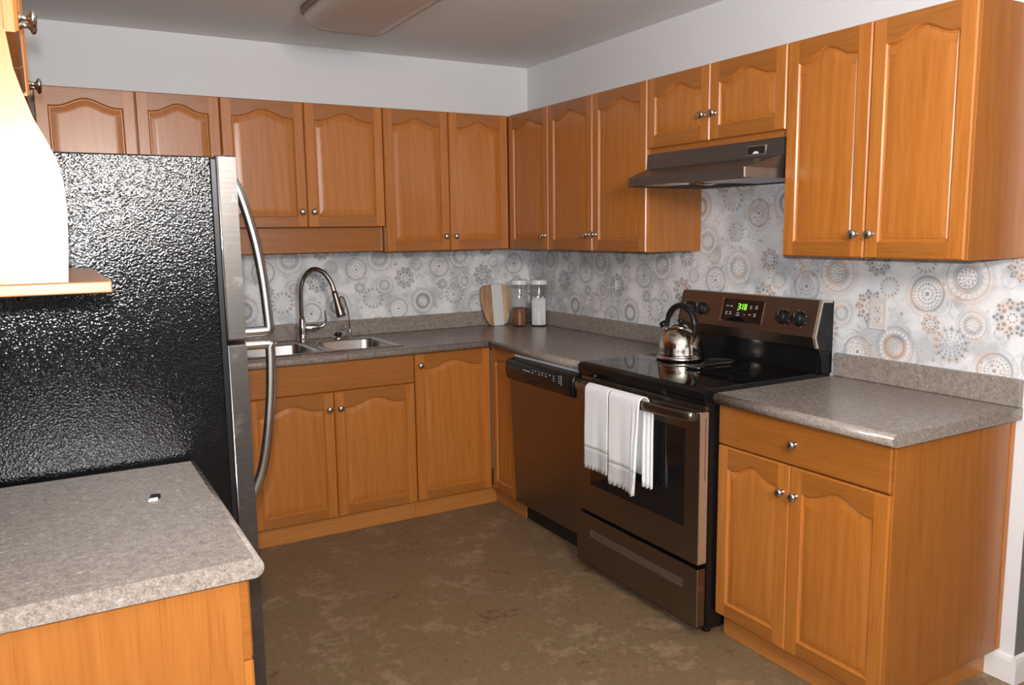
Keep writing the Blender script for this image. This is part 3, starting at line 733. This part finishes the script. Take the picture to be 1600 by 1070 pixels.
# drawer
m = MB(STEEL_D); m.box(-.690, -.650, Y1+.006, Y0-.006, .048, .268, .004, seg=3); dw = m.build('storage_drawer', st)
m = MB(plain('recess_steel', (.30, .28, .26), .35, .9)); m.box(-.6912, -.688, -2.215, -1.630, .178, .209, .0012)
m.box(-.6925, -.6895, -2.215, -1.630, .176, .1815, .001); m.box(-.6925, -.6895, -1.645, -1.628, .178, .209, .001); m.build('pull_recess', dw)
for x in (-.60, -.10):
    for y in (Y0-.05, Y1+.05):
        m = MB(BLACK); m.lathe([(.017, .0005), (.017, .012), (.010, .016), (.010, .036)], (x, y, 0), 14); m.build('foot', st)

# ------------------------------------------------------------------ towels over the oven handle
TOWEL = G('white_towel_cloth'); _o = TOWEL.obj(); _w = TOWEL.noise(_o, 420, 2); TOWEL.col(TOWEL.ramp(_w, [(.3, (.76, .76, .76)), (.7, (.86, .86, .86))])).set(Roughness=.9, Sheen_Weight=.2).bump(_w, .35, .0012); TOWEL = TOWEL.m
LACE = G('grey_white_border'); _o = LACE.obj(); _v = LACE.vor(LACE.mapv(_o, (1, 1, 1)), 190).outputs['Distance']; LACE.col(LACE.ramp(_v, [(.2, (.46, .45, .45)), (.5, (.62, .61, .61))])).set(Roughness=.9).bump(_v, .3, .001); LACE = LACE.m
def towel(name, ya, yb, zbot, zback, label, seed, side_fold):
    rnd = random.Random(seed)
    t = thing(name, (-.737, (ya+yb)/2, zbot), label, 'towel', 'white hand towels on the oven handle')
    ny = 40
    def row(path_f, z_off=None): pass
    def make(zs, part, mat, scallop=False):
        m = MB(mat); rows = []
        for s in zs:
            r = []
            for j in range(ny+1):
                q = j/ny; y = ya + (yb-ya)*q
                z = s[1]
                depth = max(0, (.85-z)/.35) if s[2] == 'f' else 0
                fold = .0035*depth*math.sin(q*PI*2.1+seed) + .001*depth*math.sin(q*PI*5+2*seed)
                if side_fold and q > .78: fold += .010*depth*math.sin((q-.78)*PI*14)+.018*depth*(q-.78)/.22
                zz = z
                if s[3]: zz = z - .007*abs(math.sin(q*PI*7)) + .012*q*0
                r.append(Vector((s[0] - fold if s[2] == 'f' else s[0], y + (.004*depth*math.sin(z*30) if 0 < j < ny else 0), zz)))
            rows.append(r)
        m.loops(rows, 0, True, closed=False)
        o = m.build(part, t, recalc=False)
        md = o.modifiers.new('thickness', 'SOLIDIFY'); md.thickness = .0042; md.offset = 0
        return o
    A = []
    for i in range(4): A.append((-.7035+.0*i, zback + (hz-zback)*i/4, 'b', False))
    for i in range(9):
        a = PI*i/8; A.append((-.7265 + .0235*math.cos(a), hz+.006 + .0235*math.sin(a), 'c', False))
    zb0 = zbot+.085
    n = 14
    for i in range(1, n+1): A.append((-.7500-.001*i/n, hz + (zb0-hz)*i/n, 'f', False))
    make(A, 'cloth', TOWEL)
    B = [(-.751, zb0+(zbot-zb0)*i/5, 'f', i == 5) for i in range(6)]
    make(B, 'border', LACE)
    if side_fold:   # the back layer hangs out beside the front one
        m = MB(TOWEL); rows = []
        for i in range(16):
            z = hz-.012 + (zbot+.045-hz)*i/15; r = []
            for j in range(13):
                q = j/12; y = yb + .012 - (.060)*q; dp_ = min(1, i/6)
                r.append(Vector((-.7215 - .006*dp_*math.sin(q*PI*5) , y, z - (.008*abs(math.sin(q*PI*3)) if i == 15 else 0))))
            rows.append(r)
        m.loops(rows, 0, True, closed=False); o = m.build('folded_layer', t, recalc=False); md = o.modifiers.new('thickness', 'SOLIDIFY'); md.thickness = .003; md.offset = 0
    return t
towel('hand_towel', -1.680, -1.835, .515, .60, 'left of two white hand towels hanging on the oven handle', 1, False)
towel('hand_towel', -1.842, -2.030, .488, .55, 'right of two white hand towels on the oven handle, hanging lower and wider', 2.3, True)

# ------------------------------------------------------------------ range hood
t = thing('range_hood', (-.22, -1.92, 1.66), 'dark bronze range hood under the short cabinet above the stove', 'range hood')
m = MB(HOOD_M, BLACK_M)
YA, YZ = -1.546, -2.300
def ring_(pts): return [Vector(p) for p in pts]
top_ = [(-.322, YA, 1.805), (-.322, YZ, 1.805), (-.002, YZ, 1.805), (-.002, YA, 1.805)]
mid_ = [(-.330, YA, 1.742), (-.330, YZ, 1.742), (-.002, YZ, 1.742), (-.002, YA, 1.742)]
lip1 = [(-.492, YA-.085, 1.697), (-.492, YZ+.020, 1.697), (-.002, YZ, 1.697), (-.002, YA, 1.697)]
lip1 = [(-.492, YA-.085, 1.697), (-.492, YZ+.020, 1.697), (-.002, YZ, 1.690), (-.002, YA, 1.690)]
lip2 = [(-.497, YA-.085, 1.662), (-.497, YZ+.020, 1.662), (-.002, YZ, 1.662), (-.002, YA, 1.662)]
lip3 = [(-.485, YA-.075, 1.662), (-.485, YZ+.032, 1.662), (-.012, YZ+.012, 1.662), (-.012, YA-.012, 1.662)]
lip4 = [(p[0], p[1], 1.676) for p in lip3]
m.loops([top_, mid_, lip1, lip2, lip3, lip4], 0, False, True, True, True); m.build('shell', t)
m = MB(plain('grease_filter', (.45, .45, .46), .35, .8, bump=(200, .6))); m.box(-.40, -.06, -2.24, -1.93, 1.6645, 1.675, .002); m.build('filter', t)
m = MB(plain('frosted_lens', (.75, .75, .74), .4)); m.box(-.46, -.33, -1.82, -1.68, 1.6625, 1.675, .003); m.build('lamp_lens', t)
m = MB(CHROME); m.lathe([(.045, 0), (.043, -.008), (.02, -.012), (0, -.013)], (-.20, -1.78, 1.676), 24); m.build('lamp_cover', t)
m = MB(plain('badge_frame', (.42, .42, .36), .3, .8), BLACK_M, WHITE)
xh = lambda z: -.322-.008*(1.805-z)/.063
m.box(xh(1.77)-.0025, xh(1.77)+.002, -2.219, -2.126, 1.7515, 1.7855, .001, 0); m.box(xh(1.77)-.004, xh(1.77), -2.215, -2.130, 1.7545, 1.7825, .001, 1)
m.box(xh(1.77)-.0065, xh(1.77)-.003, -2.186, -2.160, 1.7555, 1.7600, .0005, 2); m.box(xh(1.77)-.005, xh(1.77)-.003, -2.181, -2.165, 1.7600, 1.7640, .0005, 2)
m.build('switch_panel', t)
m = MB(plain('edge_bright', (.7, .68, .62), .25, .9)); m.box(-.4985, -.4935, YZ+.0185, YZ+.0225, 1.6625, 1.6965); m.build('corner_trim', t)

# ------------------------------------------------------------------ kettle
kx, ky, kz = -.278, -1.722, .9268
t = thing('kettle', (kx, ky, kz), 'polished steel whistling kettle with black arched handle on the stove', 'kettle')
KM = plain('polished_steel', (.66, .60, .52), .12, 1)
m = MB(KM); m.lathe([(.096, 0), (.103, .003), (.104, .010), (.101, .017), (.096, .019), (.0985, .023), (.096, .030), (.096, .045), (.092, .070), (.084, .095), (.072, .116), (.056, .131), (.040, .138)], (kx, ky, kz), 48); m.build('body', t)
m = MB(KM); m.lathe([(.041, .1375), (.040, .141), (.030, .149), (.012, .153), (0, .1535)], (kx, ky, kz), 32); ld = m.build('lid', t)
m = MB(BLACK); m.lathe([(.007, .152), (.007, .158), (.015, .163), (.016, .170), (.010, .175), (0, .176)], (kx, ky, kz), 18); m.build('lid_knob', ld)
hd_ = Vector((-.42, .90, 0)).normalized()     # towards the spout
hd_ = Vector((-.12, 1, 0)).normalized()
def kp(a, z): return Vector((kx, ky, kz)) + hd_*a + Vector((0, 0, z))
m = MB(KM); m.tube([kp(.060, .095), kp(.082, .122), kp(.096, .138)], [.024, .018, .0155], 16); m.build('spout', t)
m = MB(BLACK); m.tube([kp(.092, .134), kp(.106, .150)], [.0175, .0165], 14); sc_ = m.build('whistle_cap', t)
m = MB(BLACK); hp = smooth_path([kp(-.074, .100), kp(-.080, .13), kp(-.074, .175), kp(-.045, .218), kp(0, .232), kp(.040, .220), kp(.066, .190), kp(.078, .155), kp(.080, .135)], 6)
side_ = Vector((-hd_.y, hd_.x, 0))
m.tube(hp, [(.015 if 8 < i < 38 else .012, .012 if 8 < i < 38 else .009) for i in range(len(hp))], 12, flat=tuple(side_)); m.build('handle', t)

# ------------------------------------------------------------------ spoon rest
t = MB(STEEL_D); SR = plain('spoon_rest_steel', (.40, .37, .34), .2, .95); t.mats = [SR]
sx, sy, sz = -.205, -1.885, .9272
dv = Vector((-.235, -.075, 0)).normalized(); sv_ = Vector((-dv.y, dv.x, 0))
def spoon(ins, dz):
    out = []
    for i in range(48):
        a = 2*PI*i/48; r = .062-ins
        p = dv*(math.cos(a)*r) + sv_*(math.sin(a)*r)
        if math.cos(a) > .80:     # draw out the handle
            k = (math.cos(a)-.80)/.20; p = dv*(.050 + .175*min(1, k*1.6) - ins) + sv_*math.copysign(max(.0, (.034 - .016*math.sin(min(1, k*1.6)*PI) - ins*.6)), math.sin(a) if abs(math.sin(a)) > 1e-6 else 1)*(1 if k < .93 else .4)
        out.append(Vector((sx, sy, sz+dz)) + p)
    return out
t.loops([spoon(.006, 0), spoon(0, .008), spoon(.0005, .0095), spoon(.005, .0085), spoon(.013, .0025)], 0, True, True, True, True)
tag(t.build('spoon_rest'), 'shiny steel spoon rest lying on the stove right of the kettle', 'spoon rest')

# ------------------------------------------------------------------ cutting board
BW = G('board_wood_and_white'); _o = BW.obj(); _x = BW.xyz(_o)[0]
_n = BW.noise(BW.mapv(_o, (14, 14, 2)), 2.5, 4, .6, dist=1.2); _l = BW.ramp(_n, [(.3, (.20, .10, .045)), (.5, (.36, .20, .10)), (.7, (.50, .31, .17))]); _r = BW.ramp(_n, [(.3, (.36, .22, .12)), (.7, (.62, .45, .29))])
_c = BW.mix(BW.mth('GREATER_THAN', _x, .0), _l, _r); _m = BW.mth('LESS_THAN', BW.mth('ABSOLUTE', _x), .036)
BW.col(BW.mix(_m, _c, (.62, .62, .61))).set(Roughness=.5)
half = [(0, 0), (.040, .001), (.062, .014), (.082, .050), (.098, .11), (.104, .17), (.102, .215), (.094, .236), (.078, .246), (.04, .249), (0, .250)]
pts = half + [(-a, b) for a, b in half[::-1][1:-1]]
m = MB(BW.m); A_ = math.radians(7.5); bx, by = -.268, -.062
def bp_(u_, v_, d_): return Vector((bx+u_, by + v_*math.sin(A_) - d_*math.cos(A_), ZK+.0008 + v_*math.cos(A_) + d_*0 + .017*math.sin(A_)*0))
o_i = inset(pts, .002)
m.loops([[bp_(u_, v_, 0) for u_, v_ in o_i], [bp_(u_, v_, .002) for u_, v_ in pts], [bp_(u_, v_, .014) for u_, v_ in pts], [bp_(u_, v_, .016) for u_, v_ in o_i]], 0, False, True, True, True)
tag(m.build('cutting_board', origin=(bx+.006, by, ZK)), 'rounded wooden cutting board with wide white centre stripe leaning in the corner', 'cutting board')

# ------------------------------------------------------------------ glass jars
JG = bpy.data.materials.new('thin_clear_glass'); JG.use_nodes = True; nt = JG.node_tree; nt.nodes.clear()
_out = nt.nodes.new('ShaderNodeOutputMaterial'); _mx = nt.nodes.new('ShaderNodeMixShader'); _tr = nt.nodes.new('ShaderNodeBsdfTransparent'); _gl = nt.nodes.new('ShaderNodeBsdfGlossy'); _fr = nt.nodes.new('ShaderNodeLayerWeight')
_tr.inputs[0].default_value = (.97, .975, .975, 1); _gl.inputs['Roughness'].default_value = .05; _fr.inputs[0].default_value = .5; _pw = nt.nodes.new('ShaderNodeMath'); _pw.operation = 'POWER'; _pw.inputs[1].default_value = 4.0; nt.links.new(_fr.outputs['Facing'], _pw.inputs[0]); _ad = nt.nodes.new('ShaderNodeMath'); _ad.operation = 'MULTIPLY_ADD'; _ad.inputs[1].default_value = .5; _ad.inputs[2].default_value = .05; nt.links.new(_pw.outputs[0], _ad.inputs[0])
nt.links.new(_ad.outputs[0], _mx.inputs[0]); nt.links.new(_tr.outputs[0], _mx.inputs[1]); nt.links.new(_gl.outputs[0], _mx.inputs[2]); nt.links.new(_mx.outputs[0], _out.inputs[0])
JR, JH = .051, .255
def jar(x, y, label):
    t = thing('glass_jar', (x, y, ZK), label, 'jar', 'glass storage jars in the corner')
    m = MB(JG); m.lathe([(JR-.006, .0008), (JR-.001, .004), (JR, .010), (JR, JH-.006), (JR-.002, JH), (JR-.0045, JH), (JR-.0045, .012), (JR-.010, .008), (.0, .0075)], (x, y, ZK), 40); m.build('glass_body', t)
    m = MB(WHITE); m.lathe([(JR+.0005, JH-.004), (JR+.0015, JH), (JR+.0015, JH+.020), (JR-.001, JH+.024), (0, JH+.025)], (x, y, ZK), 40); m.build('lid', t)
    return t
j1, j2 = (-.175, -.170), (-.078, -.236)
jar(*j1, 'left glass jar with white lid, part filled with brown powder')
jar(*j2, 'right glass jar with white lid, holding slim white sticks')
SUG = G('brown_granules'); _o = SUG.obj(); _n = SUG.noise(_o, 500, 3); SUG.col(SUG.ramp(_n, [(.3, (.16, .055, .022)), (.7, (.30, .12, .05))])).set(Roughness=.9).bump(_n, .8, .001)
m = MB(SUG.m); m.lathe([(JR-.012, .0085), (JR-.006, .013), (JR-.006, .108), (JR-.015, .112), (0, .109)], (*j1, ZK), 36)
o = tag(m.build('brown_powder'), 'fine brown powder filling the lower part of the left jar', 'powder'); o['kind'] = 'stuff'
m = MB(plain('white_paper', (.88, .88, .88), .6)); m.lathe([(.0046, 0), (.0052, .002), (.0052, .150), (.0035, .154), (0, .155)], (0, 0, 0), 10)
stk = m.build('white_stick', origin=(0, 0, 0)); first = True
for k, (n_, rr) in enumerate(((1, 0), (6, .0135), (12, .0265), (18, .0385))):
    for i in range(n_):
        a = 2*PI*i/n_ + .3*k; o = stk if first else stk.copy()
        if not first: C.objects.link(o)
        first = False
        o.location = (j2[0]+rr*math.cos(a), j2[1]+rr*math.sin(a), ZK+.0095); o.scale = (1, 1, random.uniform(.93, 1.10))
        tag(o, 'slim white stick standing upright in the right glass jar', 'stick', 'white sticks in the glass jar')

# ------------------------------------------------------------------ outlets
def plate(y, z, label, outlet):
    t = thing('wall_outlet', (0, y, z-.058), label, 'outlet', 'wall plates')
    m = MB(PAPER if not outlet else plain('ivory_plate', (.60, .57, .54), .4)); m.box(-.0065, -.0008, y-.036, y+.036, z-.058, z+.058, .0025, seg=3); p = m.build('cover_plate', t)
    if outlet:
        for dz in (-.020, .020):
            m = MB(plain('socket_ivory', (.64, .61, .58), .35), BLACK_M)
            m.box(-.0085, -.005, y-.017, y+.017, z+dz-.0145, z+dz+.0145, .003, 0, 3)
            m.box(-.0089, -.0080, y-.0085, y-.0065, z+dz-.003, z+dz+.006, 0, 1); m.box(-.0089, -.0080, y+.0065, y+.0085, z+dz-.003, z+dz+.006, 0, 1)
            m.box(-.0089, -.0080, y-.0022, y+.0022, z+dz-.0105, z+dz-.0065, 0, 1); m.build('socket', p)
    else:
        m = MB(PAPER); m.box(-.0085, -.005, y-.016, y+.016, z-.033, z+.033, .002); m.build('rocker', p)
plate(-2.477, 1.168, 'pale double power outlet on the wallpaper right of the stove', True)
plate(-.866, 1.163, 'papered-over switch plate on the wallpaper left of the stove', False)

# ------------------------------------------------------------------ fridge
fr = thing('refrigerator', (-2.56, -1.79, 0), 'large top-freezer refrigerator with black textured side and stainless doors', 'refrigerator')
FY0, FY1 = -2.168, -1.400; FX = -2.247; FH = 1.688
m = MB(FR_SIDE); m.box(XL+.03, FX, FY0, FY1, .02, FH-.004, .004, seg=3); m.build('cabinet_body', fr)
m = MB(BLACK); m.box(FX, FX+.013, FY0+.004, FY1-.004, .08, FH-.010, .001); m.build('door_gasket', fr)
def fdoor(z0_, z1_, nm, hpath):
    d = MB(FR_STEEL, BLACK_E)
    ny = 12; L = []
    for i in range(ny+1):
        q = i/ny; y = FY0 + (FY1-FY0)*q
        e = min(q, 1-q)*2; bul = .004*math.sin(PI*q); rnd_ = .010*(1-min(1, e*8))**2
        L.append((FX+.072 - rnd_ + bul, y))
    out = [(FX+.013, FY0)] + L + [(FX+.013, FY1)]
    lo = [Vector((x, y, z0_)) for x, y in out]; hi = [Vector((x, y, z1_)) for x, y in out]
    ea = .004
    cx_ = FX+.04; cy_ = (FY0+FY1)/2
    def shr(P_, z): return [Vector((cx_+(p.x-cx_)*.93, cy_+(p.y-cy_)*.995, z)) for p in P_]
    d.loops([shr(lo, z0_), [Vector((p.x, p.y, z0_+ea)) for p in lo], [Vector((p.x, p.y, z1_-ea)) for p in hi], shr(hi, z1_)], 0, False, True, True, True)
    o = d.build(nm, fr)
    e = MB(plain('door_edge_chrome', (.75, .78, .85), .12, 1) if 'DEC' not in globals() else globals()['DEC']); globals()['DEC'] = e.mats[0]
    e.tube([(FX+.0155, FY0-.0005, z0_+.004), (FX+.0155, FY0-.0005, z1_-.004)], .0028, 8); e.build('edge_strip', o)
    h = MB(STEEL); P3 = smooth_path(hpath, 6); h.tube(P3, [(.011, .0135)]*len(P3), 14, flat=(0, 1, 0)); h.build('handle', o)
    return o
hy = -2.100; xs = FX+.070
fdoor(1.210, FH, 'freezer_door', [(xs-.004, hy, 1.628), (xs+.010, hy, 1.600), (-2.148, hy, 1.535), (-2.130, hy, 1.455), (-2.117, hy, 1.36), (-2.110, hy, 1.27), (-2.108, hy, 1.232), (-2.110, hy, 1.224), (-2.120, hy, 1.2225), (-2.150, hy, 1.222), (xs-.004, hy, 1.222)])
fdoor(.075, 1.198, 'fridge_door', [(xs-.004, hy, 1.186), (-2.150, hy, 1.186), (-2.120, hy, 1.1855), (-2.110, hy, 1.184), (-2.108, hy, 1.176), (-2.109, hy, 1.12), (-2.115, hy, 1.03), (-2.128, hy, .93), (-2.146, hy, .84), (xs+.006, hy, .775), (xs-.004, hy, .762)])
m = MB(BLACK); m.box(FX-.03, FX+.055, FY1-.08, FY1-.01, FH-.004, FH+.012, .003); m.build('hinge_cover', fr)
m = MB(BLACK_M); m.box(FX-.02, FX+.01, FY0+.02, FY1-.02, .012, .075, .002); m.build('base_grille', fr)
for x in (-2.88, -2.30):
    for y in (FY0+.06, FY1-.06):
        m = MB(BLACK); m.lathe([(.02, .0005), (.02, .022)], (x, y, 0), 12); m.build('foot', fr)

# ------------------------------------------------------------------ ceiling light (off)
t = thing('ceiling_light', (-1.40, -1.315, ZC-.1), 'switched-off rectangular cloud ceiling light with rounded corners', 'ceiling light')
LX, LY, LHX, LHY = -1.385, -1.305, .196, .61
m = MB(plain('acrylic_diffuser', (.50, .43, .37), .32)); Ls = []
for ins, dz, r in ((0, 0, .075), (.0, -.028, .075), (.006, -.045, .075), (.02, -.062, .07), (.045, -.078, .06), (.085, -.088, .05)):
    Ls.append([Vector((x, y, ZC-.0105+dz)) for x, y in rrect(LX, LY, LHX-ins, LHY-ins, r)])
m.loops(Ls, 0, True, True, True, True); m.build('diffuser', t)
m = MB(plain('light_base_brown', (.20, .13, .075), .45)); Ls = []
for e_, dz in ((0.006, -.0005), (.010, -.004), (.010, -.030), (.006, -.032)):
    Ls.append([Vector((x, y, ZC+dz)) for x, y in rrect(LX, LY, LHX+e_, LHY+e_, .078)])
m.loops(Ls, 0, True, True, True, True); m.build('trim_frame', t)

# ------------------------------------------------------------------ scrap on the near counter
m = MB(BLACK_M, WHITE)
px_, py_ = -2.466, -2.483
m.loops([[Vector((px_-.010, py_-.006, ZK+.0005)), Vector((px_+.010, py_-.007, ZK+.0005)), Vector((px_+.017, py_+.012, ZK+.0005)), Vector((px_-.004, py_+.013, ZK+.0005))],
         [Vector((px_-.009, py_-.004, ZK+.006)), Vector((px_+.008, py_-.006, ZK+.005)), Vector((px_+.015, py_+.010, ZK+.008)), Vector((px_-.003, py_+.012, ZK+.009))]], 0, False, True, True, True)
m.loops([[Vector((px_-.012, py_-.013, ZK+.0005)), Vector((px_+.006, py_-.014, ZK+.0005)), Vector((px_+.009, py_-.0075, ZK+.0005)), Vector((px_-.010, py_-.0065, ZK+.0005))],
         [Vector((px_-.011, py_-.012, ZK+.003)), Vector((px_+.005, py_-.012, ZK+.0035)), Vector((px_+.008, py_-.0075, ZK+.006)), Vector((px_-.009, py_-.0065, ZK+.005))]], 1, False, True, True, True)
tag(m.build('paper_scrap'), 'tiny dark scrap with a white edge lying on the nearest countertop', 'scrap')
